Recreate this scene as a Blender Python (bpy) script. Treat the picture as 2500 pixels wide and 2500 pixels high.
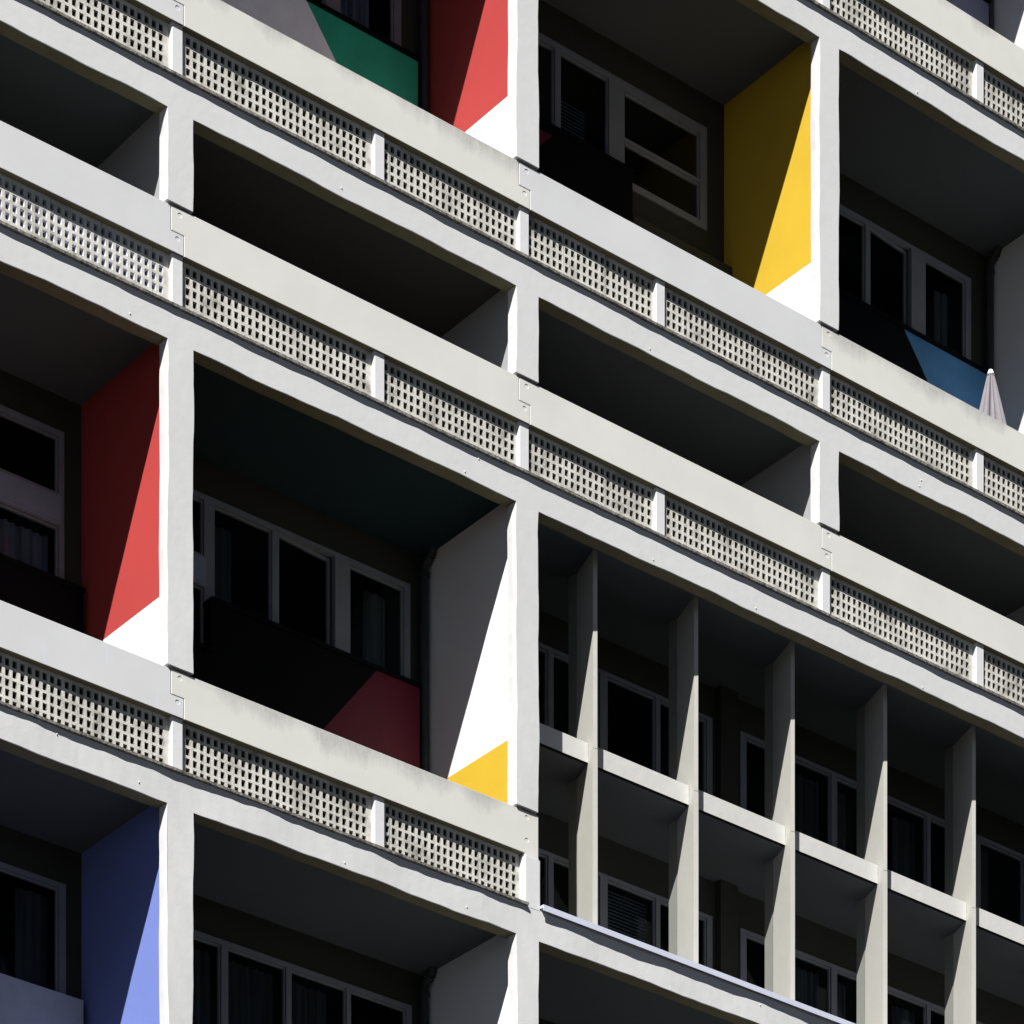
import bpy, math, random
from mathutils import Vector
from mathutils.geometry import tessellate_polygon
random.seed(7)
for o in list(bpy.data.objects): bpy.data.objects.remove(o)
S = bpy.context.scene
C = S.collection
ZO = 1.6                                   # eye height above the ground
# ------------------------------------------------------------------ camera
TH = 0.681448242
cd = bpy.data.cameras.new('camera'); cam = bpy.data.objects.new('camera', cd); C.objects.link(cam)
cam.location = (-21.9617608, -32.2786121, ZO)
cam.rotation_euler = (math.pi/2, 0, -TH)
cd.sensor_width = 36; cd.lens = 132.9159; cd.shift_y = 2.11375
cd.clip_start = 0.5; cd.clip_end = 2000
S.camera = cam
# ------------------------------------------------------------------ light
K, Q = 1.88, 1.46                           # sun drops K and travels Q to the right per metre inward
sun = bpy.data.lights.new('sun', 'SUN'); so = bpy.data.objects.new('sun', sun); C.objects.link(so)
sun.energy = 4.6; sun.angle = math.radians(0.5); sun.color = (1.0, 0.975, 0.935)
so.rotation_euler = Vector((Q, 1.0, -K)).to_track_quat('-Z', 'Y').to_euler()
so.location = (-30, -30, 60)
W = bpy.data.worlds.new('World'); S.world = W; W.use_nodes = True
nt = W.node_tree; nt.nodes.clear()
sky = nt.nodes.new('ShaderNodeTexSky'); sky.sky_type = 'NISHITA'; sky.sun_disc = False
sky.air_density = .13; sky.dust_density = 0; sky.ozone_density = 1.0; sky.altitude = 1500
sky.sun_elevation = math.atan(K/math.hypot(Q, 1)); sky.sun_rotation = math.atan2(-Q, -1) % (2*math.pi)
bg = nt.nodes.new('ShaderNodeBackground'); bg.inputs['Strength'].default_value = 0.05
wo = nt.nodes.new('ShaderNodeOutputWorld')
hs = nt.nodes.new('ShaderNodeHueSaturation'); hs.inputs['Saturation'].default_value = .62
nt.links.new(sky.outputs[0], hs.inputs['Color']); nt.links.new(hs.outputs[0], bg.inputs[0]); nt.links.new(bg.outputs[0], wo.inputs[0])
S.view_settings.view_transform = 'Standard'; S.view_settings.look = 'None'
S.view_settings.exposure = 0.80; S.view_settings.gamma = 1
S.render.engine = 'CYCLES'
S.cycles.max_bounces = 6; S.cycles.diffuse_bounces = 2; S.cycles.transparent_max_bounces = 8
# ------------------------------------------------------------------ materials
def base(name, rough=0.85, spec=0.3):
    m = bpy.data.materials.new(name); m.use_nodes = True
    n = m.node_tree.nodes; b = n['Principled BSDF']
    b.inputs['Roughness'].default_value = rough
    b.inputs['Specular IOR Level'].default_value = spec
    return m, n, m.node_tree.links, b
def noise(n, l, vec, scale, detail=4, rough=0.55):
    t = n.new('ShaderNodeTexNoise'); t.inputs['Scale'].default_value = scale
    t.inputs['Detail'].default_value = detail; t.inputs['Roughness'].default_value = rough
    l.new(vec, t.inputs['Vector']); return t.outputs['Fac']
def ramp(n, l, fac, pts):
    r = n.new('ShaderNodeValToRGB'); e = r.color_ramp.elements
    e[0].position, e[0].color = pts[0][0], (*pts[0][1], 1)
    e[1].position, e[1].color = pts[-1][0], (*pts[-1][1], 1)
    for p, c in pts[1:-1]:
        k = e.new(p); k.color = (*c, 1)
    l.new(fac, r.inputs[0]); return r.outputs[0]
def mp(n, l, vec, scale):
    t = n.new('ShaderNodeMapping'); t.inputs['Scale'].default_value = scale; l.new(vec, t.inputs[0]); return t.outputs[0]
def mathn(n, l, op, a, b=None, c=None, clamp=False):
    t = n.new('ShaderNodeMath'); t.operation = op; t.use_clamp = clamp
    for i, v in enumerate((a, b, c)):
        if v is None: continue
        if isinstance(v, (int, float)): t.inputs[i].default_value = v
        else: l.new(v, t.inputs[i])
    return t.outputs[0]
def mix(n, l, fac, a, b):
    t = n.new('ShaderNodeMix'); t.data_type = 'RGBA'
    if isinstance(fac, (int, float)): t.inputs[0].default_value = fac
    else: l.new(fac, t.inputs[0])
    for s, v in ((6, a), (7, b)):
        if isinstance(v, tuple): t.inputs[s].default_value = (*v, 1)
        else: l.new(v, t.inputs[s])
    return t.outputs[2]
def geo(n): return n.new('ShaderNodeNewGeometry').outputs['Position']
def objc(n): return n.new('ShaderNodeTexCoord').outputs['Object']
def bump(n, l, b, h, strength, dist=0.01):
    t = n.new('ShaderNodeBump'); t.inputs['Strength'].default_value = strength; t.inputs['Distance'].default_value = dist
    l.new(h, t.inputs['Height']); l.new(t.outputs[0], b.inputs['Normal'])
def mul(c, k): return tuple(min(1, x*k) for x in c)
def plaster(name, col, var=0.05, bmp=0.35, rough=0.85, streak=False):
    m, n, l, b = base(name, rough)
    g = geo(n)
    f1 = noise(n, l, g, 1.3, 5, .6)
    c1 = ramp(n, l, f1, [(.3, mul(col, 1-var)), (.7, mul(col, 1+var))])
    f2 = noise(n, l, mp(n, l, g, (3, 3, 14)), 4, 4, .65)      # roller marks, mostly horizontal
    c2 = mix(n, l, mathn(n, l, 'MULTIPLY', mathn(n, l, 'GREATER_THAN', f2, .62), .06), c1, mul(col, .7))
    if streak:                                                   # pale runs where water came down
        f3 = noise(n, l, mp(n, l, g, (7, 7, .35)), 1, 3, .6)
        s3 = ramp(n, l, f3, [(.60, (0, 0, 0)), (.68, (1, 1, 1))])
        c2 = mix(n, l, mathn(n, l, 'MULTIPLY', s3, .55), c2, (.66, .74, .90))
    l.new(c2, b.inputs['Base Color'])
    h = mathn(n, l, 'ADD', mathn(n, l, 'MULTIPLY', noise(n, l, g, 7, 3), 1.6), mathn(n, l, 'MULTIPLY', noise(n, l, mp(n, l, g, (1, 1, 2.2)), 60, 3), .35))
    bump(n, l, b, h, bmp, .012)
    return m
def parapet_mat(name, col, amount, streak=False):
    """painted precast concrete, grime washed down from the top edge (object z = 0)"""
    m, n, l, b = base(name, .8)
    g = geo(n); o = objc(n)
    sx = n.new('ShaderNodeSeparateXYZ'); l.new(o, sx.inputs[0]); z = sx.outputs['Z']
    f1 = noise(n, l, g, 1.1, 5, .6)
    c1 = ramp(n, l, f1, [(.3, mul(col, .95)), (.7, mul(col, 1.03))])
    fine = noise(n, l, mp(n, l, g, (1, 1, .28)), 17, 6, .7)
    patch = noise(n, l, mp(n, l, g, (1, 1, .1)), 1.25, 3, .5)
    reach = mathn(n, l, 'MULTIPLY', mathn(n, l, 'SUBTRACT', patch, .40, clamp=True), 1.15)
    reach = mathn(n, l, 'MULTIPLY', reach, mathn(n, l, 'ADD', mathn(n, l, 'MULTIPLY', fine, 1.1), .35))
    d = mathn(n, l, 'DIVIDE', mathn(n, l, 'ADD', z, reach), .19, clamp=True)
    gr = mathn(n, l, 'MULTIPLY', d, mathn(n, l, 'MULTIPLY', mathn(n, l, 'ADD', noise(n, l, g, 28, 4, .7), .25), amount))
    c2 = mix(n, l, gr, c1, (.40, .40, .39))
    if streak:
        f3 = noise(n, l, mp(n, l, g, (5.5, 5.5, .5)), 1, 3, .65)
        s3 = ramp(n, l, f3, [(.60, (0, 0, 0)), (.66, (1, 1, 1))])
        c2 = mix(n, l, mathn(n, l, 'MULTIPLY', s3, .6), c2, (.62, .70, .86))
    l.new(c2, b.inputs['Base Color'])
    h = mathn(n, l, 'ADD', noise(n, l, g, 5, 3), mathn(n, l, 'MULTIPLY', noise(n, l, g, 70, 3), .25))
    bump(n, l, b, h, .12, .008)
    return m
def screen_mat():
    m, n, l, b = base('weathered_screen_concrete', .9)
    g = geo(n)
    f = noise(n, l, g, 3.2, 6, .7)
    c = ramp(n, l, f, [(.32, (.27, .26, .235)), (.46, (.56, .55, .51)), (.60, (.67, .66, .62)), (.8, (.72, .70, .62))])
    f2 = noise(n, l, mp(n, l, g, (1, 1, .6)), 34, 5, .75)
    c = mix(n, l, mathn(n, l, 'MULTIPLY', ramp(n, l, f2, [(.55, (0, 0, 0)), (.72, (1, 1, 1))]), .5), c, (.22, .21, .19))
    sx = n.new('ShaderNodeSeparateXYZ'); l.new(g, sx.inputs[0])
    t = mathn(n, l, 'FRACT', mathn(n, l, 'DIVIDE', mathn(n, l, 'ADD', sx.outputs['X'], 40.03), .609))
    seam = mathn(n, l, 'LESS_THAN', t, .014)
    c = mix(n, l, mathn(n, l, 'MULTIPLY', seam, .6), c, (.15, .14, .13))
    l.new(c, b.inputs['Base Color'])
    h = mathn(n, l, 'ADD', noise(n, l, g, 16, 4), mathn(n, l, 'MULTIPLY', noise(n, l, g, 90, 4), .5))
    bump(n, l, b, h, .5, .01)
    return m
def ledge_mat():
    m, n, l, b = base('dirty_ledge_concrete', .9)
    g = geo(n)
    f = noise(n, l, mp(n, l, g, (1, 1, 1)), 22, 6, .8)
    c = ramp(n, l, f, [(.36, (.03, .03, .028)), (.52, (.20, .19, .17)), (.68, (.42, .41, .37))])
    l.new(c, b.inputs['Base Color']); bump(n, l, b, f, .8, .01)
    return m
def glass_mat():
    m = bpy.data.materials.new('window_glass'); m.use_nodes = True
    n = m.node_tree.nodes; l = m.node_tree.links; n.clear()
    tr = n.new('ShaderNodeBsdfTransparent'); tr.inputs[0].default_value = (.72, .78, .78, 1)
    gl = n.new('ShaderNodeBsdfGlossy'); gl.inputs['Roughness'].default_value = .03; gl.inputs[0].default_value = (.6, .65, .7, 1)
    fr = n.new('ShaderNodeFresnel'); fr.inputs[0].default_value = 1.22
    mx = n.new('ShaderNodeMixShader'); o = n.new('ShaderNodeOutputMaterial')
    l.new(fr.outputs[0], mx.inputs[0]); l.new(tr.outputs[0], mx.inputs[1]); l.new(gl.outputs[0], mx.inputs[2]); l.new(mx.outputs[0], o.inputs[0])
    return m
def simple(name, col, rough=.6, spec=.3, metal=0, var=.06, sc=6):
    m, n, l, b = base(name, rough, spec); b.inputs['Metallic'].default_value = metal
    f = noise(n, l, geo(n), sc, 4)
    l.new(ramp(n, l, f, [(.3, mul(col, 1-var)), (.7, mul(col, 1+var))]), b.inputs['Base Color'])
    return m
def curtain_mat(name, col, sc):
    m, n, l, b = base(name, .95, .1)
    f = noise(n, l, mp(n, l, geo(n), (1, 1, .03)), sc, 2)
    l.new(ramp(n, l, f, [(.35, mul(col, .45)), (.65, col)]), b.inputs['Base Color'])
    return m
M = dict(
    frame=plaster('painted_facade_concrete', (.64, .645, .655), .02, .16),
    soffit=plaster('dark_brown_soffit', (.17, .155, .095), .2, .2),  # darker brown for the undersides of beams and parapets
    post=plaster('painted_post_concrete', (.67, .675, .69), .02, .12),
    warm=parapet_mat('parapet_warm_stained', (.68, .68, .645), .9),
    warm_clean=parapet_mat('parapet_warm_clean', (.68, .68, .65), .05),
    cool=parapet_mat('parapet_cool_clean', (.64, .65, .665), .12),
    cool_run=parapet_mat('parapet_cool_runs', (.64, .65, .665), .10, True),
    screen=screen_mat(), screen_in=simple('shaded_hole_sides', (.30, .29, .26), .9, .1, var=.3, sc=30), ledge=ledge_mat(), glass=glass_mat(),  # hole sides coloured dark to stand in for shade inside the openings
    white=plaster('white_wall_paint', (.80, .81, .82), .015, .12),
    shaded_white=plaster('shaded_white_wall', (.36, .365, .38), .03, .12),  # white walls greyed: shade of the low openings put into the colour
    red=plaster('red_wall_paint', (.45, .050, .047), .035, .1),
    yellow=plaster('yellow_wall_paint', (.62, .41, .028), .035, .1),
    blue=plaster('blue_wall_paint', (.165, .222, .56), .035, .1),
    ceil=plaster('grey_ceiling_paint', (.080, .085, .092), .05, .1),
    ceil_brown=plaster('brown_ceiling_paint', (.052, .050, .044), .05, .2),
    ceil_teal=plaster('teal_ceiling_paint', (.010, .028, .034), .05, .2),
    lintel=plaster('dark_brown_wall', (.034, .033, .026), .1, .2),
    wood=simple('window_frame_paint', (.20, .21, .225), .5),
    tpanel=simple('transom_panel_paint', (.25, .28, .34), .5),
    black=simple('black_panel', (.004, .0045, .006), .6, .05),
    crimson=simple('crimson_panel', (.11, .007, .020), .5, .2),
    green=simple('green_panel', (.025, .38, .23), .5, .2, var=.12, sc=3),
    pblue=simple('blue_panel', (.075, .225, .44), .5, .2, var=.12, sc=3),
    pgrey=simple('light_grey_panel', (.90, .91, .93), .5, .2),
    slate=simple('slate_panel', (.12, .13, .20), .5, .2),
    mgrey=simple('mid_grey_panel', (.42, .42, .47), .5, .2),
    pipe=simple('dark_pipe', (.03, .033, .035), .5, .3),
    fin=plaster('fin_concrete', (.51, .505, .465), .05, .15),
    bar=plaster('transom_concrete', (.62, .62, .60), .04, .25),
    pier=plaster('shaded_pier_concrete', (.20, .21, .19), .06, .2),  # darker than the fins: shade on their inner ends put into the colour
    flash=simple('zinc_flashing', (.60, .63, .76), .5, .3, 0, .03, 3),
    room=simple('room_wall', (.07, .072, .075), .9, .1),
    floor=plaster('balcony_floor_concrete', (.22, .21, .20), .08, .3),
    cur=curtain_mat('pale_curtain', (.20, .25, .32), 14),
    cur_dark=curtain_mat('dark_curtain', (.10, .11, .12), 12),
    blind=simple('slatted_blind', (.22, .25, .28), .6),
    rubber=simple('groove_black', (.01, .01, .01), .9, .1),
    canvas=simple('mauve_canvas', (.255, .24, .262), .9, .1, var=.06, sc=9),
    cap=simple('white_cap', (.85, .85, .85), .5),
    pole=simple('parasol_pole', (.35, .35, .36), .35, .5, .7),
    fresh=simple('fresh_white_paint', (.74, .75, .90), .7, .2, var=.25, sc=18), violet=simple('violet_grey_backing', (.10, .10, .16), .9, .1, var=.4, sc=8),
    ground=plaster('asphalt_ground', (.02, .02, .018), .2, .4),
)
# ------------------------------------------------------------------ mesh helpers
class MB:
    def __init__(s): s.v = []; s.f = []; s.m = []
    def add(s, vs, fs, mi=0):
        k = len(s.v); s.v += [tuple(p) for p in vs]; s.f += [tuple(i+k for i in f) for f in fs]; s.m += [mi]*len(fs); return s
    def box(s, x0, x1, y0, y1, z0, z1, mi=0):
        vs = [(x, y, z) for z in (z0, z1) for y in (y0, y1) for x in (x0, x1)]
        return s.add(vs, [(0, 2, 3, 1), (4, 5, 7, 6), (0, 1, 5, 4), (2, 6, 7, 3), (0, 4, 6, 2), (1, 3, 7, 5)], mi)
    def prism(s, pts, z0, z1, mi=0):                        # pts (x, y) counter-clockwise from above
        n = len(pts); vs = [(x, y, z0) for x, y in pts]+[(x, y, z1) for x, y in pts]
        fs = [tuple(range(n-1, -1, -1)), tuple(range(n, 2*n))]+[(i, (i+1) % n, n+(i+1) % n, n+i) for i in range(n)]
        return s.add(vs, fs, mi)
    def tube(s, p0, p1, r, seg=12, mi=0):
        p0, p1 = Vector(p0), Vector(p1); d = (p1-p0).normalized()
        a = d.orthogonal().normalized(); b = d.cross(a); vs = []
        for p in (p0, p1):
            for i in range(seg):
                t = 2*math.pi*i/seg; vs.append(p+r*(math.cos(t)*a+math.sin(t)*b))
        fs = [(i, (i+1) % seg, seg+(i+1) % seg, seg+i) for i in range(seg)]+[tuple(range(seg-1, -1, -1)), tuple(range(seg, 2*seg))]
        return s.add(vs, fs, mi)
    def build(s, name, mats, parent=None, origin=(0, 0, 0), smooth=False, label=None):
        me = bpy.data.meshes.new(name); ox, oy, oz = origin
        me.from_pydata([(x-ox, y-oy, z-oz) for x, y, z in s.v], [], s.f)
        for m in (mats if isinstance(mats, (list, tuple)) else [mats]): me.materials.append(m)
        for p, mi in zip(me.polygons, s.m): p.material_index = mi; p.use_smooth = smooth
        me.update()
        import bmesh
        bm = bmesh.new(); bm.from_mesh(me); bmesh.ops.recalc_face_normals(bm, faces=bm.faces); bm.to_mesh(me); bm.free()
        o = bpy.data.objects.new(name, me); C.objects.link(o); o.location = origin
        if parent: o.parent = parent
        if label: o['label'] = label
        return o
def plate(mb, x0, x1, z0, z1, holes, y0, y1, mi=0, extra_x=(), inner=None):
    """flat plate with rectangular through-holes (hx0, hx1, hz0, hz1)"""
    xs = sorted({x0, x1, *[h[0] for h in holes], *[h[1] for h in holes], *extra_x}); zs = sorted({z0, z1, *[h[2] for h in holes], *[h[3] for h in holes]})
    nx, nz = len(xs), len(zs)
    xi = {x: i for i, x in enumerate(xs)}; zi = {z: i for i, z in enumerate(zs)}
    void = set()
    for h in holes:
        for i in range(xi[h[0]], xi[h[1]]):
            for j in range(zi[h[2]], zi[h[3]]): void.add((i, j))
    k = len(mb.v)
    for y in (y0, y1):
        for z in zs:
            for x in xs: mb.v.append((x, y, z))
    F = lambda i, j: k+j*nx+i
    Bk = lambda i, j: k+nx*nz+j*nx+i
    def solid(i, j): return 0 <= i < nx-1 and 0 <= j < nz-1 and (i, j) not in void
    fs = []; ii = []
    for i in range(nx-1):
        for j in range(nz-1):
            if not solid(i, j): continue
            fs += [(F(i, j), F(i+1, j), F(i+1, j+1), F(i, j+1)), (Bk(i, j), Bk(i, j+1), Bk(i+1, j+1), Bk(i+1, j))]
            k0 = len(fs)
            if not solid(i-1, j): fs.append((F(i, j), F(i, j+1), Bk(i, j+1), Bk(i, j)))
            if not solid(i+1, j): fs.append((F(i+1, j), Bk(i+1, j), Bk(i+1, j+1), F(i+1, j+1)))
            if not solid(i, j-1): fs.append((F(i, j), Bk(i, j), Bk(i+1, j), F(i+1, j)))
            if not solid(i, j+1): fs.append((F(i, j+1), F(i+1, j+1), Bk(i+1, j+1), Bk(i, j+1)))
            ii += list(range(k0, len(fs)))
    mb.f += fs; ms = [mi]*len(fs)
    if inner is not None:
        for q in ii: ms[q] = inner
    mb.m += ms
    return mb
def empty(name, loc, label, cat, group=None):
    o = bpy.data.objects.new(name, None); C.objects.link(o); o.location = loc; o['label'] = label; o['category'] = cat
    if group: o['group'] = group
    return o
def wob(x, z):                                             # hand-finished concrete: a few millimetres in and out
    a = .28 if z > 26 else (.28+(26-z)*.14 if z > 21 else 1.0)
    return a*wob0(x, z)
def wob0(x, z):
    return .0045*math.sin(1.9*x+.7*z+.4)+.004*math.sin(4.3*x-2.1*z+1.7)+.0022*math.sin(9.1*x+5.2*z)+.0012*math.sin(21*x+9*z)
def wedge(x, s):
    return .006*math.sin(1.55*x+s)+.005*math.sin(3.7*x+2.2*s)+.0028*math.sin(8.3*x+s*5)+.0015*math.sin(19*x+s*3)
# ------------------------------------------------------------------ ground
g = MB(); g.add([(-400, -400, 0), (400, -400, 0), (400, 400, 0), (-400, 400, 0)], [(0, 1, 2, 3)])
go = g.build('ground', M['ground']); go['kind'] = 'structure'; go['label'] = 'dark asphalt ground in front of the building'
# ------------------------------------------------------------------ building
MOD = 4.6
cols = [-2, -1, 0, 1, 2, 3, 4]                             # column 0 (A) has its right edge at x = 0
CR = lambda i: MOD*i
CL = lambda i: MOD*i-.325
X0, X1 = CL(-2), CR(4)
P = {-1: 37.20+ZO, 0: 32.445+ZO, 1: 27.690+ZO, 2: 25.318+ZO, 3: 20.563+ZO, 4: 15.810+ZO}
LB = {r: P[r]-1.04 for r in P}                             # ledge underside
BB = {r: P[r]-1.382 for r in P}                            # beam underside
CE = {r: P[r]-1.207 for r in P}                            # ceiling of the opening below parapet r
YB = 1.76                                                  # back wall of the loggias
B = empty('apartment_building', (0, 0, 0), 'white concrete apartment block with deep loggias, perforated balustrades and coloured side walls', 'building')
# volume above and below what the photo shows
m = MB(); m.box(X0, X1, .0, 9, P[-1]-1.0, P[-1]-.3); m.build('top_slab', M['frame'], B)  # unseen slab added on top to block the sky
m = MB(); m.box(X0, X1, .12, 9, 0.0, LB[4]+.03-.35); m.build('lower_wall', M['frame'], B)
m = MB()
m.box(X0, X1, 4.6, 9, LB[4]-.32, P[-1]-1.0); m.build('rear_block', M['room'], B)
for r in (0, 1, 2, 3, 4):
    m = MB(); m.box(X0, X1, .165, YB+.14, CE[r]+.01, P[r]-1.02); m.build('floor_slab', M['floor'], B)
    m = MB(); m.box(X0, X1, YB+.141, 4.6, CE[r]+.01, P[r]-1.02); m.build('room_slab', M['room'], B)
# beams
def beam(r):
    mb = MB(); zt, zb = LB[r], BB[r]
    xs = []
    x = X0
    brk = sorted([CL(i) for i in cols]+[CR(i) for i in cols])
    for a, b_ in zip(brk[:-1], brk[1:]):
        n = 4 if b_-a < .5 else 44
        xs += [a+(b_-a)*k/n for k in range(n)]
    xs.append(X1)
    nr = 6; prof_n = nr+1+2+1
    for x in xs:
        e = 1.0
        for i in cols:                                     # no wobble over a column head
            if CL(i)-.001 <= x <= CR(i)+.001: e = 0
            else: e = min(e, max(0, min(1, min(abs(x-CL(i)), abs(x-CR(i)))/.25)))
        if r == 3 and x > CR(1)+.3: e = 1
        dz = wedge(x, r*1.7)*e
        for k in range(nr+1):
            z = zt+(zb+dz+.006*e-zt)*k/nr
            mb.v.append((x, wob(x, z), z))
        mb.v.append((x, wob(x, zb)+.006*e+.0002, zb+dz-.0001))
        mb.v.append((x, .165, zb+dz*.5)); mb.v.append((x, .165, zt))
    for i in range(len(xs)-1):
        for k in range(prof_n):
            a, b_ = i*prof_n+k, i*prof_n+(k+1) % prof_n
            mb.f.append((a, b_, b_+prof_n, a+prof_n)); mb.m.append(0)
    mb.f += [tuple(range(prof_n)), tuple(range((len(xs)-1)*prof_n, len(xs)*prof_n))]; mb.m += [0, 0]
    for q in range(len(mb.m)):
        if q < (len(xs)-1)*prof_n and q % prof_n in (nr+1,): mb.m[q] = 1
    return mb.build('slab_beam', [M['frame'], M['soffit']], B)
for r in (0, 1, 2, 3, 4): beam(r)
# columns
def column(i, r, r2, name='column'):
    zt = BB[r]; zb = P[r2]+.045
    mb = MB(); n = 28 if zt-zb > 2 else 12
    xl, xr = CL(i), CR(i)
    for k in range(n+1):
        z = zt+(zb-zt)*k/n
        t = min(1, (zt-z)/.2); cz = min(1, (zt-z)/.06+.15)
        wl = wedge(z*1.3, i*2.1+r)*t*.9; wr = wedge(z*1.1+3, i*3.3+r*2)*t*.9
        pts = [(xl-.004+wl*.6, .14), (xl-.004+wl, .060), (xl+.004+wl, .004)]
        for q in range(5):
            x = xl+.004+.006*cz+wl+(xr-xl-.008-.008*cz+wr-wl)*q/4
            pts.append((x, wob(x, z)))
        pts += [(xr+wr, .006), (xr+wr*.6, .14)]
        np_ = len(pts)
        mb.v += [(x, y, z) for x, y in pts]
    for k in range(n):
        for q in range(np_):
            a, b_ = k*np_+q, k*np_+(q+1) % np_
            mb.f.append((a, b_, b_+np_, a+np_)); mb.m.append(0)
    mb.f += [tuple(range(np_)), tuple(range(n*np_, (n+1)*np_))]; mb.m += [0, 0]
    return mb.build(name, M['frame'], B)
OPEN = [(-1, 0), (0, 1), (1, 2), (2, 3), (3, 4)]           # opening between beam r and parapet r2
for r, r2 in OPEN:
    for i in cols:
        if (r, r2) == (2, 3) and i > 1: continue
        if (r, r2) == (-1, 0):
            continue
        column(i, r, r2)
for i in cols:
    m = MB(); m.box(CL(i), CR(i), .005, .14, P[0]+.045, P[-1]-1.0); m.build('column', M['frame'], B)
# side walls (party walls), painted
wallcol = {(0, 1): ('red', 'white', 'red side wall with a white base'), (0, 2): ('yellow', 'white', 'yellow side wall with a white base'),
           (2, 0): ('red', 'white', 'red side wall with a white base'), (2, 1): ('white', 'yellow', 'white side wall with a yellow base'),
           (3, 0): ('blue', 'blue', 'blue side wall')}
for r, r2 in OPEN:
    for i in cols:
        if (r, r2) == (2, 3) and i > 1: continue
        up, lo, lab = wallcol.get((r, i), ('white', 'white', None) if r != 1 else ('shaded_white', 'shaded_white', None))
        zc = CE[r] if r > -1 else P[-1]-1.0
        zf = P[r2]-1.02; zd = P[r2]+.875
        mb = MB()
        if up != lo:
            mb.box(CL(i)+.09, CR(i)-.09, .14, YB+.14, zd, zc, 0); mb.box(CL(i)+.09, CR(i)-.09, .14, YB+.14, zf, zd, 1)
            mb.build('side_wall', [M[up], M[lo]], B, label=lab)
        else:
            mb.box(CL(i)+.09, CR(i)-.09, .14, YB+.14, zf, zc, 0); mb.build('side_wall', M[up], B, label=lab)
for i in cols:
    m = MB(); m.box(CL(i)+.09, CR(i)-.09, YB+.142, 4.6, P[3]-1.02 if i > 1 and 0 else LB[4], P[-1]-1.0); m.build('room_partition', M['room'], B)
# ceilings
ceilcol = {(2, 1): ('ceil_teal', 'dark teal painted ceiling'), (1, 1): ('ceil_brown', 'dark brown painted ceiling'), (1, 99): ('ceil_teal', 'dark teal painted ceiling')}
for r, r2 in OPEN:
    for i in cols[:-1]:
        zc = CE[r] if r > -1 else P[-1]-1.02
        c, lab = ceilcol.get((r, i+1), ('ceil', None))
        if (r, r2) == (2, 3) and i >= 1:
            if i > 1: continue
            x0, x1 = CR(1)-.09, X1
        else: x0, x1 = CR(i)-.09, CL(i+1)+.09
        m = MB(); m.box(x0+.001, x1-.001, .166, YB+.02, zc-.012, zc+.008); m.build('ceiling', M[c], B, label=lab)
# ledges
for r in (0, 1, 2, 3, 4):
    xe = X1 if r != 3 else 4.43
    m = MB(); n = 160
    for k in range(n+1):
        x = X0+(xe-X0)*k/n
        j = .0022*math.sin(13*x+r)+.0016*math.sin(31*x)
        m.v += [(x, -.036+j, LB[r]), (x, -.036+j, LB[r]+.028+j*.6), (x, .166, LB[r]+.03), (x, .166, LB[r]+.001)]
    for k in range(n):
        for q in range(4):
            a, b_ = 4*k+q, 4*k+(q+1) % 4
            m.f.append((a, b_, b_+4, a+4)); m.m.append(0)
    m.f += [(0, 1, 2, 3), (4*n, 4*n+1, 4*n+2, 4*n+3)]; m.m += [0, 0]
    m.build('ledge', M['ledge'], B)
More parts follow.
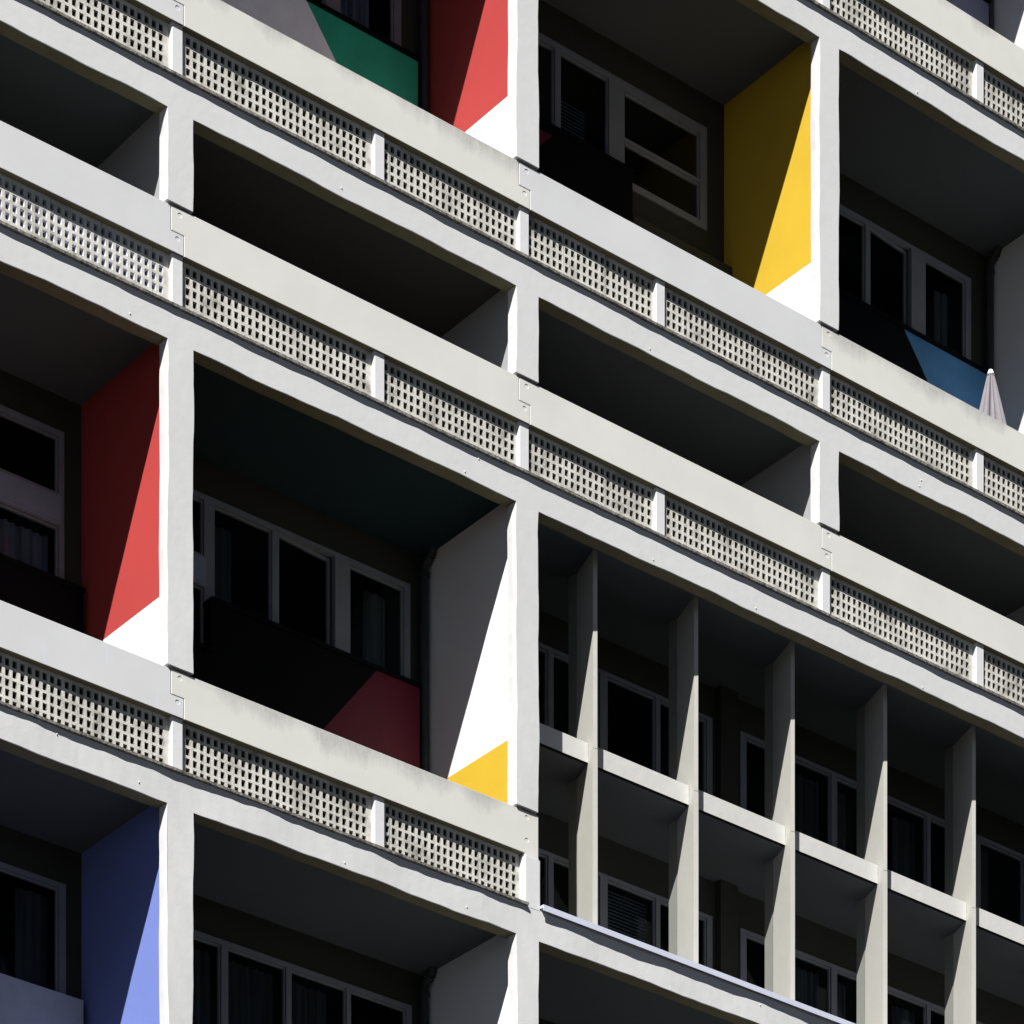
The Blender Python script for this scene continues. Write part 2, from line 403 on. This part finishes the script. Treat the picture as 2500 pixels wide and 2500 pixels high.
# parapet panels with lapped joints and recessed fixing points
def offset(poly, d):
    n = len(poly); out = []
    for i in range(n):
        p0, p1, p2 = poly[i-1], poly[i], poly[(i+1) % n]
        def nrm(a, b_):
            dx, dz = b_[0]-a[0], b_[1]-a[1]; L = math.hypot(dx, dz); return (-dz/L, dx/L)
        n1, n2 = nrm(p0, p1), nrm(p1, p2)
        out.append((p1[0]+(n1[0]+n2[0])*d, p1[1]+(n1[1]+n2[1])*d))
    return out
def parapet(r, i, mat, label=None):
    """panel from column i to column i+1; outline counter-clockwise seen from the street"""
    T = P[r]+.02; Bt = P[r]-.447; St = P[r]-.235; gp = .009
    a, b_ = CR(i), CR(i+1)
    plain = (r == 3 and i == 0)
    if plain: poly = [(a-.10, Bt), (CR(1)+.012, Bt), (CR(1)+.012, T), (a-.26, T), (a-.26, St), (a-.10, St)]
    else: poly = [(a-.10, Bt), (b_-.10-gp, Bt), (b_-.10-gp, St-gp), (b_-.26-gp, St-gp), (b_-.26-gp, T), (a-.26, T), (a-.26, St), (a-.10, St)]
    ins = offset(poly, .0035)
    bolts = [(a-.155, P[r]-.045)]
    if plain: bolts += [(b_-.155, P[r]-.05), (b_-.155, P[r]-.30)]
    else: bolts += [(b_-.185, P[r]-.30)]
    yf = .022; mb = MB(); seg = 20; R = .027
    loops = [[Vector((x, z, 0)) for x, z in ins]]
    for bx, bz in bolts: loops.append([Vector((bx+R*math.cos(-2*math.pi*k/seg), bz+R*math.sin(-2*math.pi*k/seg), 0)) for k in range(seg)])
    flat = [p for L in loops for p in L]
    tri = tessellate_polygon(loops)
    mb.add([(p.x, yf, p.y) for p in flat], tri)
    k = len(mb.v); n = len(poly)
    mb.v += [(x, yf+.0035, z) for x, z in poly]+[(x, .15, z) for x, z in poly]
    for q in range(n):
        q2 = (q+1) % n
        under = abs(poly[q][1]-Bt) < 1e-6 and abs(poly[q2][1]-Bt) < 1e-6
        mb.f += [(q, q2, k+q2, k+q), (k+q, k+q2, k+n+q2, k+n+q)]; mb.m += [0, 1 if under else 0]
    mb.f.append(tuple(k+n+q for q in range(n))); mb.m.append(0)
    st = n
    for bx, bz in bolts:
        k = len(mb.v)
        mb.v += [(bx+R*.96*math.cos(-2*math.pi*q/seg), yf+.0045, bz+R*.96*math.sin(-2*math.pi*q/seg)) for q in range(seg)]
        for q in range(seg):
            q2 = (q+1) % seg; mb.f.append((st+q, st+q2, k+q2, k+q)); mb.m.append(0)
        mb.f.append(tuple(range(k, k+seg))); mb.m.append(0)
        st += seg
    # the deeper back of the parapet, set behind the joint
    mb.box(a-.10+.02, b_-.12-gp if not plain else CR(1)-.09, .15, .19, Bt+.01, T-.02)
    # inside fill that keeps daylight out of the joint
    return mb.build('parapet_panel', [mat, M['soffit']], B, origin=((a+b_)/2, 0, T), label=label)
pm = {(1, 0): 'warm', (1, 1): 'cool', (1, 2): 'warm', (2, -1): 'cool', (2, 0): 'warm_clean', (2, 1): 'warm_clean', (2, 2): 'warm_clean',
      (3, -1): 'cool_run', (3, 0): 'warm', (0, 2): 'warm', (1, -1): 'cool', (0, 1): 'cool'}
plab = {'warm': 'parapet panel with grey grime running from its top edge', 'cool_run': 'parapet panel with pale bluish water runs'}
for r in (0, 1, 2, 3, 4):
    for i in cols[:-1]:
        if r == 3 and i >= 1: continue
        k = pm.get((r, i), 'cool'); parapet(r, i, M[k], plab.get(k))
# screen posts and perforated screens
midpost = {-2: 2.6, -1: 2.0, 0: 2.6, 1: 2.0, 2: 2.6, 3: 2.0}
def post(x, r, w=.135, y0=.048):
    mb = MB(); h0, h1 = LB[r]+.026, P[r]-.44; x += .032
    mb.prism([(x-w/2-.004, .115), (x-w/2, y0+.008), (x-w/2+.008, y0), (x+w/2-.006, y0), (x+w/2, y0+.006), (x+w/2, .115)], h0, h1)
    return mb.build('screen_post', M['post'], B)
YS = .10
def screen(xa, xb, r):
    fresh = (r == 2 and xb < 0)
    pitch, hw, hh = .0872, .050, .073
    n = int((xb-xa-.03)/pitch); off = ((xb-xa)-n*pitch)/2
    holes = []
    zb, zt = LB[r]+.027, P[r]-.44
    for c in range(n):
        hx = xa+off+c*pitch+(pitch-hw)/2+random.uniform(-.0022, .0022)
        for q in range(5):
            z1 = (P[r]-.484-.1015*q) if r >= 3 else (P[r]-.490-.1045*q); holes.append((round(hx, 5), round(hx+hw, 5), round(max(z1-hh, zb+.012), 5), round(z1, 5)))
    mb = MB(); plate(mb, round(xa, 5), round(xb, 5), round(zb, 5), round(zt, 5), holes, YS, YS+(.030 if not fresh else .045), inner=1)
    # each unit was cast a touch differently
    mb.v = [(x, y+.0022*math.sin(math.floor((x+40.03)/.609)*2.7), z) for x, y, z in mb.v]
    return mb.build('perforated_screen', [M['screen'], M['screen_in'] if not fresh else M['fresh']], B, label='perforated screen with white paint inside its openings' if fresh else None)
for r in (0, 1, 2, 3, 4):
    px = []
    for i in cols[:-1]:
        if r == 3 and i > 0: break
        px += [CR(i)-.2, CR(i)-.2+midpost[i]]
    if r == 3:
        pass
    else: px.append(CR(4)-.2)
    for x in px: post(x, r)
    ends = list(px)
    if r == 3:
        # the wide end post that runs into the column
        mb = MB(); h0, h1 = LB[3]-.001, P[3]-.455
        mb.prism([(4.40, .12), (4.405, .006), (4.415, -.002), (4.612, -.002), (4.625, .008), (4.625, .30), (4.40, .30)], h0, h1-.03)
        mb.prism([(4.412, .12), (4.415, .016), (4.425, .010), (4.600, .010), (4.612, .018), (4.612, .30), (4.412, .30)], h1-.03, h1)
        mb.build('end_post', M['post'], B)
        ends.append(4.40+.0675)
    for a, b_ in zip(ends[:-1], ends[1:]):
        s_ = screen(a+.0675+.03, b_-.0675+(.03 if not (r == 3 and b_ > 4.4) else 0), r)
        t = MB(); t.box(a-.05, b_+.05-(.1 if (r == 3 and b_ > 4.4) else 0), YS+.052, YS+.060, LB[r]+.032, P[r]-.446); t.build('dark_backing', M['rubber'] if not (r == 2 and b_ < 0) else M['violet'], s_)  # sheet added behind the screen so its holes stay dark
# small plaster caps on the beams
caps = {0: [(10.50, .05), (5.9, .08)], 1: [(1.89, .08), (6.23, .06), (10.54, .08), (10.57, .16)], 2: [(-.78, .07), (3.56, .06), (6.28, .06), (3.75, .268), (7.86, .055), (10.59, .04)],
        3: [(-1.65, .27), (-.67, .10), (1.93, .065), (3.58, .08), (6.30, .24), (6.56, .305), (7.92, .22)]}
for r, L in caps.items():
    for x, dz in L:
        mb = MB(); z = BB[r]+dz; y = wob(x, z); R = .0115; seg = 12
        mb.v.append((x, y-.011, z))
        for rr, dy in ((.6, -.009), (1, 0)): mb.v += [(x+R*rr*math.cos(2*math.pi*q/seg), y+dy+.002, z+R*rr*math.sin(2*math.pi*q/seg)) for q in range(seg)]
        for q in range(seg):
            q2 = (q+1) % seg; mb.f += [(0, 1+q, 1+q2), (1+q, 1+seg+q, 1+seg+q2, 1+q2)]; mb.m += [0, 0]
        mb.build('plaster_cap', M['frame'], B, smooth=True)
# ------------------------------------------------------------------ windows
def sash(mb, x0, x1, z0, z1, y, fw=.045, dp=.04, rot=0):
    k = len(mb.v)
    plate(mb, x0, x1, z0, z1, [(x0+fw, x1-fw, z0+fw, z1-fw)], y, y+dp)
    if rot:
        c, s_ = math.cos(rot), math.sin(rot)
        for i in range(k, len(mb.v)):
            x, yy, z = mb.v[i]; dx, dy = x-x0, yy-y; mb.v[i] = (x0+dx*c-dy*s_, y+dx*s_+dy*c, z)
def window(x0, x1, z0, z1, lights, curtains=(), panels=(), blinds=(), tilt=(), label=None):
    """one opening: a casing with a through hole per light, a sash in each light, one pane mesh"""
    mb = MB(); y = YB-.015
    lights = [(a-.014, b_+.014, c-.012, d+.014) for a, b_, c, d in lights]
    plate(mb, x0, x1, z0, z1, [l_ for l_ in lights], y, y+.07)
    gl = MB()
    for q, (a, b_, c, d) in enumerate(lights):
        if q in tilt:
            rot = math.radians(5); sash(mb, a+.004, b_-.004, c+.004, d-.004, y+.02, .042, .036, rot)
            L = b_-a-.092; ox, oy = a+.004, y+.02
            p = [(ox+u*math.cos(rot)-.018*math.sin(rot), oy+u*math.sin(rot)+.018*math.cos(rot)) for u in (.042, .042+L+.004)]
            gl.add([(p[0][0], p[0][1], c+.04), (p[1][0], p[1][1], c+.04), (p[1][0], p[1][1], d-.04), (p[0][0], p[0][1], d-.04)], [(0, 1, 2, 3)])
        else:
            sash(mb, a+.004, b_-.004, c+.004, d-.004, y+.022, .020, .036)
            gl.add([(a+.02, y+.045, c+.02), (b_-.02, y+.045, c+.02), (b_-.02, y+.045, d-.02), (a+.02, y+.045, d-.02)], [(0, 1, 2, 3)])
    w = mb.build('window', M['wood'], B, label=label)
    gl.build('pane', M['glass'], w)
    for a, b_, c, d in panels:
        t = MB(); t.box(a, b_, y-.008, y+.03, c, d); t.box(a+.03, b_-.03, y-.014, y-.007, c+.03, d-.03); t.build('transom_panel', M['tpanel'], w)
    for a, b_, c, d, mk in curtains:
        t = MB(); n = max(8, int((b_-a)/.03))
        for k in range(n+1):
            x = a+(b_-a)*k/n; yy = y+.19+.02*math.sin(k*1.9)+.01*math.sin(k*.7)
            t.v += [(x, yy, c), (x, yy, d)]
        for k in range(n): t.f.append((2*k, 2*k+2, 2*k+3, 2*k+1)); t.m.append(0)
        t.build('curtain', M[mk], w)
    for a, b_, c, d in blinds:
        t = MB(); z = c
        while z < d:
            t.add([(a, y+.13, z), (b_, y+.13, z), (b_, y+.155, z+.034), (a, y+.155, z+.034)], [(0, 1, 2, 3)]); z += .042
        t.build('blind', M['blind'], w)
    return (x0, x1, z0, z1)
def backwall(x0, x1, z0, z1, holes):
    mb = MB(); hs = [(max(a+.02, x0+.02), min(b_-.02, x1-.02), max(c+.02, z0+.02), min(d-.02, z1-.02)) for a, b_, c, d in holes]
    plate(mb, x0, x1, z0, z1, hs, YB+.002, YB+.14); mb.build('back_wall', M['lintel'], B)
def bay_x(i): return CR(i)-.089, CL(i+1)+.089
z3, z1_, z0_, z4 = P[3], P[1], P[0], P[4]
def full(i, r, r2, wins):
    x0, x1 = bay_x(i); zc = (CE[r] if r > -1 else P[-1]-1.0)-.012
    backwall(x0, x1, P[r2]-1.02, zc, wins)
# O2 bay0
zt = z3+3.16
w = window(-2.9, -.46, z3-.6, zt, [(-1.55, -.54, z3+2.50, zt-.08), (-1.55, -.54, z3+1.0, z3+2.13), (-2.82, -1.70, z3+1.0, zt-.08)],
           curtains=[(-1.55, -.55, z3+.6, z3+2.1, 'cur')], panels=[(-1.57, -.50, z3+2.16, z3+2.46)])
full(-1, 2, 3, [w])
# O2 bay1
w = window(.20, 4.15, z3-.6, zt, [(.30, 1.31, z3+2.50, zt-.08), (.30, 1.31, z3+.3, z3+2.13), (1.47, 2.22, z3+.6, zt-.08), (2.31, 3.08, z3+.6, zt-.06), (3.31, 4.05, z3+.6, zt-.08)],
           tilt=(3,), panels=[(.28, 1.35, z3+2.16, z3+2.46)], curtains=[(1.0, 1.80, z3+.6, z3+3.0, 'cur_dark'), (.3, 1.25, z3+.4, z3+2.0, 'cur'), (3.62, 3.95, z3+.6, z3+3, 'cur_dark')])
full(0, 2, 3, [w])
# O3 bay0
zt4 = z4+3.14
w = window(-2.9, -.44, z4+.5, zt4, [(-1.9, -.54, z4+1.6, zt4-.07), (-2.82, -2.0, z4+1.6, zt4-.07)], curtains=[(-.95, -.56, z4+1.6, zt4-.1, 'cur_dark')])
full(-1, 3, 4, [w])
# O3 bay1
w = window(.85, 4.17, z4+.5, zt4, [(.93, 1.54, z4+1.2, zt4-.07), (1.65, 2.41, z4+1.2, zt4-.07), (2.50, 3.24, z4+1.2, zt4-.07), (3.32, 4.08, z4+1.2, zt4-.07)],
           curtains=[(1.0, 1.54, z4+1.2, zt4-.1, 'cur_dark'), (1.66, 2.38, z4+1.2, zt4-.1, 'cur_dark'), (2.52, 3.1, z4+1.2, zt4-.1, 'cur_dark')])
full(0, 3, 4, [w])
# O0 bay1
zt1 = z1_+3.13
w = window(.9, 4.02, z1_-.6, zt1, [(1.0, 1.9, z1_+.6, zt1-.08), (2.0, 2.95, z1_+.6, zt1-.08), (3.17, 3.91, z1_+.6, zt1-.08)], curtains=[(3.3, 3.7, z1_+.6, zt1-.1, 'cur')])
full(0, 0, 1, [w])
# O0 bay2
w = window(4.9, 7.355, z1_-.6, zt1, [(5.3, 6.27, z1_+1.0, zt1-.09), (6.38, 7.10, z1_+1.0, zt1-.09)], blinds=[(6.4, 6.85, z1_+1.4, z1_+2.6)])
w2 = window(7.356, 8.67, z1_+1.89, zt1, [(7.37, 8.55, z1_+2.47, zt1-.12), (7.37, 8.55, z1_+1.98, z1_+2.41)])
full(1, 0, 1, [w, w2])
# O0 bay3
w = window(9.7, 13.23, z1_-.6, zt1, [(9.9, 11.33-.9, z1_+.6, zt1-.08), (10.52, 11.33, z1_+.6, zt1-.08), (11.42, 12.14, z1_+.6, zt1-.06), (12.42, 13.12, z1_+.6, zt1-.08)], tilt=(2,),
           curtains=[(12.75, 13.0, z1_+.6, z1_+2.9, 'cur_dark')])
full(2, 0, 1, [w])
# other openings
for i in cols[:-1]:
    x0, x1 = bay_x(i)
    for r, r2 in OPEN:
        if (r, i) in ((2, -1), (2, 0), (3, -1), (3, 0), (0, 0), (0, 1), (0, 2)): continue
        if r == 2 and i >= 1: continue
        top = (CE[r] if r > -1 else P[-1]-1.0)-.42; bot = P[r2]+(-.1 if r == 1 else .5)
        xa = x0+.35; wd = (x1-x0-.7-.2)/4
        w = window(xa, x1-.2, bot, top, [(xa+.08+k*(wd+.04), xa+.08+k*(wd+.04)+wd-.02, bot+.08, top-.08) for k in range(4)])
        full(i, r, r2, [w])
# spandrel panels standing in front of the windows (upper flights of the duplexes)
def panel(parts, x0, x1, z0, z1, y0=1.56, cap=True, label=None):
    """parts: list of (material, polygon in x, z) for the painted face"""
    mb = MB(); mb.box(x0, x1, y0+.004, YB-.02, z0, z1)
    if cap: mb.box(x0-.01, x1+.012, y0-.03, YB-.02, z1, z1+.045)
    o = mb.build('spandrel_panel', M['black'], B, label=label)
    for mk, poly, lb in parts:
        t = MB(); n = len(poly)
        t.v = [(x, y0, z) for x, z in poly]+[(x, y0+.0035, z) for x, z in poly]
        t.f = [tuple(range(n)), tuple(range(2*n-1, n-1, -1))]+[(i, (i+1) % n, n+(i+1) % n, n+i) for i in range(n)]; t.m = [0]*len(t.f)
        t.build('painted_field', M[mk], o, label=lb)
    return o
def twotone(x0, x1, z0, z1, xt, zt_, xb, zb_, left, right, ll=None, rl=None):
    s_ = (xb-xt)/(zb_-zt_); X = lambda z: min(max(xt+(z-zt_)*s_, x0+.02), x1-.02)
    zz = [z1]+[z1+(z0-z1)*k/24 for k in range(1, 25)]
    parts = []
    edge = [(X(z), z) for z in zz]
    if left: parts.append((left, [(x0, z0)]+edge[::-1]+[(x0, z1)], ll))
    if right: parts.append((right, edge+[(x1, z0), (x1, z1)], rl))
    return parts
# O2 bay1: crimson on black, with a lower step on the left
Z1 = z3+1.93
panel(twotone(1.34, 4.17, z3-.98, Z1, 3.50, z3+1.85, 2.88, z3+1.10, None, 'crimson', rl='crimson painted corner of the black panel'), 1.32, 4.17, z3-1.0, Z1, 1.60)
panel([], .20, 1.318, z3-1.0, z3+1.37, 1.60)
panel([], -3.2, -.31, z3-1.0, z3+1.45, 1.60)
# O0 bay1: green beside light grey
Z1 = z1_+1.88
panel(twotone(.9, 4.145, z1_-.98, Z1, 2.60, z1_+1.87, 3.03, z1_+1.34, 'pgrey', 'green', 'light grey painted field', 'green painted field'), .88, 4.145, z1_-1.0, Z1, 1.60)
# O0 bay2: black with a red corner
panel(twotone(5.02, 7.36, z1_-.98, Z1, 6.17, z1_+1.93, 6.0, z1_+1.76, 'crimson', None, 'red painted corner of the black panel'), 5.0, 7.36, z1_-1.0, z1_+1.95, 1.60)
m = MB(); m.box(7.37, 8.95, 1.60, YB-.02, z1_-1.0, z1_+1.48); m.build('sill_wall', M['lintel'], B)
# O0 bay3: black and blue
panel(twotone(9.6, 13.41, z1_-.98, Z1, 11.87, z1_+1.89, 12.30, z1_+1.38, None, 'pblue', None, 'blue painted field'), 9.58, 13.41, z1_-1.0, Z1, 1.60)
# O3 bay0: pale grey; O-1: slate
panel([('mgrey', [(-3.1, z4-.98), (-.315, z4-.98), (-.315, z4+1.90), (-3.1, z4+1.90)], None)], -3.2, -.31, z4-1.0, z4+1.90, 1.60, cap=False, label='light grey panel below the window')
for i in (1, 2, 3):
    panel([('slate', [(CR(i)+.4, z0_-.98), (CL(i+1)-.07, z0_-.98), (CL(i+1)-.07, z0_+1.90), (CR(i)+.4, z0_+1.90)], None)], CR(i)+.38, CL(i+1)-.065, z0_-1.0, z0_+1.92, 1.60)
# downpipes in the inner corners
def pipe(i, r, r2):
    x = CL(i+1)+.09-.085; zc = (CE[r] if r > -1 else P[-1]-1.0)
    mb = MB(); mb.tube((x, 1.655, P[r2]-1.02), (x, 1.655, zc-.22), .052, 16)
    for k in range(4):
        a0, a1 = math.pi/2*k/4*.7, math.pi/2*(k+1)/4*.7
        f_ = lambda a: (x+.06*(1-math.cos(a)), 1.655-.14*(1-math.cos(a)), zc-.22+.14*math.sin(a))
        mb.tube(f_(a0), f_(a1), .052, 16)
    e_ = (x+.04, 1.655-.09, zc-.09); mb.tube(f_(a1), (x+.03, 1.53, zc-.0), .052, 16)
    for zz in (zc-.30, P[r2]+1.0): mb.tube((x, 1.655, zz), (x, 1.655, zz+.05), .062, 16)
    mb.build('downpipe', M['pipe'], B, smooth=False)
for i, r, r2 in ((0, 2, 3), (0, 3, 4), (2, 0, 1), (2, -1, 0), (0, 0, 1)): pipe(i, r, r2)
# ------------------------------------------------------------------ the sun-breaker grid in the right-hand lower part
gx0 = CR(1)
zc = CE[2]-.012; zbar0, zbar1 = 21.745+ZO, 21.975+ZO; zs = P[3]-.985
SP = MOD/3
fr = [5.79+SP*k for k in range(0, 9) if 5.79+SP*k < X1]
for x in fr:
    mb = MB()
    def prof(t, sc=1.0, dx=0):
        return [(x+dx+.0, .402), (x+dx+.165*1, .86), (x+dx+.115, .90), (x+dx-.055-.010*t, .412)]
    lo, hi = prof(1, dx=.004), prof(0)
    ztop, zj = zc, zbar0+.13
    def seg_(pa, pb, za, zb_):
        n = len(pa); k = len(mb.v)
        mb.v.extend([(p[0], p[1], za) for p in pa]+[(p[0], p[1], zb_) for p in pb])
        mb.f.extend([tuple(range(k+n-1, k-1, -1)), tuple(range(k+n, k+2*n))]+[(k+i, k+(i+1) % n, k+n+(i+1) % n, k+n+i) for i in range(n)]); mb.m.extend([0]*(n+2))
    seg_(lo, lo, zs, zbar0+.105); seg_(hi, hi, zbar0+.111, ztop)
    f_ = mb.build('fin', M['fin'], B)
    t = MB(); t.box(x+.108, x+.20, .902, 1.04, zs, zbar0); t.box(x+.108, x+.20, .902, 1.04, zbar1, zc); t.build('pier', M['pier'], f_)
edges = [gx0-.09]+fr
for k in range(len(edges)-1+1):
    xa = edges[k]+(.03 if k else 0); xb = (edges[k+1] if k+1 < len(edges) else X1)
    xb2 = xb-.012 if k+1 < len(edges) else xb
    mb = MB(); mb.box(xa, xb2, .552, .598, zbar0+.006, zbar1); mb.m[0] = 1
    mb.build('transom_beam', [M['bar'], M['rubber']], B)
m = MB(); m.box(gx0-.09, X1, .60, YB+.14, zbar0+.002, zbar1-.01); m.build('mezzanine_slab', M['ceil'], B)
m = MB(); m.box(gx0-.09, X1, YB+.141, 4.6, zbar0+.012, zbar1-.01); m.build('room_slab', M['room'], B)
m = MB()
m.box(gx0+.02, X1, -.05, .40, zs-.028, zs); m.box(gx0+.02, X1, -.056, -.048, zs-.062, zs+.002)
m.build('sill_flashing', M['flash'], B)
m = MB(); m.box(gx0+.03, X1, 0.01, .165, LB[3]+.0, zs-.03); m.build('sill_upstand', M['frame'], B)
# glazing of the grid: two storeys, with a solid pier at the party wall
lx = [(5.2, 6.17), (6.27, 6.96), (7.10, 7.84), (7.93, 8.66)]
rx = [(9.33, 9.98), (10.10, 10.74), (10.86, 11.55), (11.66, 12.42), (12.51, 13.30), (13.42, 14.2), (14.3, 15.1), (15.3, 16.1), (16.3, 17.1), (17.2, 17.9)]
for (za, zb_, zhi) in ((zs-.02, 21.31+ZO, zbar0), (zbar1-.02, 23.71+ZO, zc)):
    low = za < zbar0
    w1 = window(4.9, 8.76, za+.1, zb_, [(a, b_, za+.25, zb_-.06) for a, b_ in lx],
                blinds=[(7.12, 7.82, za+.5, zb_-.1)] if low else (), curtains=[(6.3, 6.8, za+.25, za+.95, 'cur'), (7.95, 8.5, za+.25, za+.95, 'cur')] if low else [(5.3, 5.9, za+.25, zb_-.1, 'cur_dark')],
                label='window with a lowered slatted blind' if low else None)
    w2 = window(9.22, 18.0, za+.1, zb_, [(a, b_, za+.25, zb_-.06) for a, b_ in rx], curtains=[(9.9, 10.72, za+.25, zb_-.1, 'cur_dark'), (10.86, 11.2, za+.25, zb_-.1, 'cur_dark'), (12.0, 12.4, za+.25, zb_-.1, 'cur_dark')])
    mb = MB(); plate(mb, gx0-.088, X1, za, zhi+.012, [(4.92, 8.74, za+.12, zb_-.02), (9.24, 17.98, za+.12, zb_-.02)], YB+.002, YB+.14); mb.build('back_wall', M['lintel'], B)
    mb = MB(); mb.box(8.82, 9.10, YB-.10, YB, za, zhi+.011); mb.build('pier', M['lintel'], B)
# ------------------------------------------------------------------ closed parasol on the balcony
U = empty('parasol', (12.50, .70, P[1]-1.02), 'closed mauve parasol with a white tip standing on the balcony beside the blue panel', 'parasol')
ux, uy, uz = 0, 0, 0
def local(mb, name, mat, smooth=False):
    o = mb.build(name, mat, None, smooth=smooth); o.parent = U; return o
mb = MB(); seg = 120; zt_, zb_ = P[1]+1.13-(P[1]-1.02), P[1]+.10-(P[1]-1.02)
rows = 14
for k in range(rows+1):
    t = k/rows; z = zt_+(zb_-zt_)*t
    R = .040+.245*t**.95
    for q in range(seg):
        a = 2*math.pi*q/seg; fold = abs(math.sin(a*5+.35*math.sin(3*a)+.25*t*math.sin(2*a+1)))**.45
        rr = R*(.48+.52*fold)
        mb.v.append((rr*math.cos(a), rr*math.sin(a), z))
for k in range(rows):
    for q in range(seg):
        mb.f.append((k*seg+q, k*seg+(q+1) % seg, (k+1)*seg+(q+1) % seg, (k+1)*seg+q)); mb.m.append(0)
mb.f += [tuple(range(seg)), tuple(range(rows*seg, (rows+1)*seg))]; mb.m += [0, 0]
local(mb, 'canopy', M['canvas'])
mb = MB(); seg = 20; pr_ = [(.050, -.022), (.040, .012), (.027, .045), (.012, .056)]
for R, dz in pr_: mb.v += [(R*math.cos(2*math.pi*q/seg), R*math.sin(2*math.pi*q/seg), zt_+dz) for q in range(seg)]
for k in range(3):
    for q in range(seg): mb.f.append((k*seg+q, k*seg+(q+1) % seg, (k+1)*seg+(q+1) % seg, (k+1)*seg+q)); mb.m.append(0)
mb.f += [tuple(range(seg)), tuple(range(3*seg, 4*seg))]; mb.m += [0, 0]
local(mb, 'tip_cap', M['cap'], True)
mb = MB(); mb.tube((0, 0, .04), (0, 0, zt_-.02), .02, 12); local(mb, 'pole', M['pole'])
mb = MB(); mb.tube((0, 0, 0), (0, 0, .05), .24, 24); mb.tube((0, 0, .05), (0, 0, .22), .035, 12); local(mb, 'base', M['pipe'])
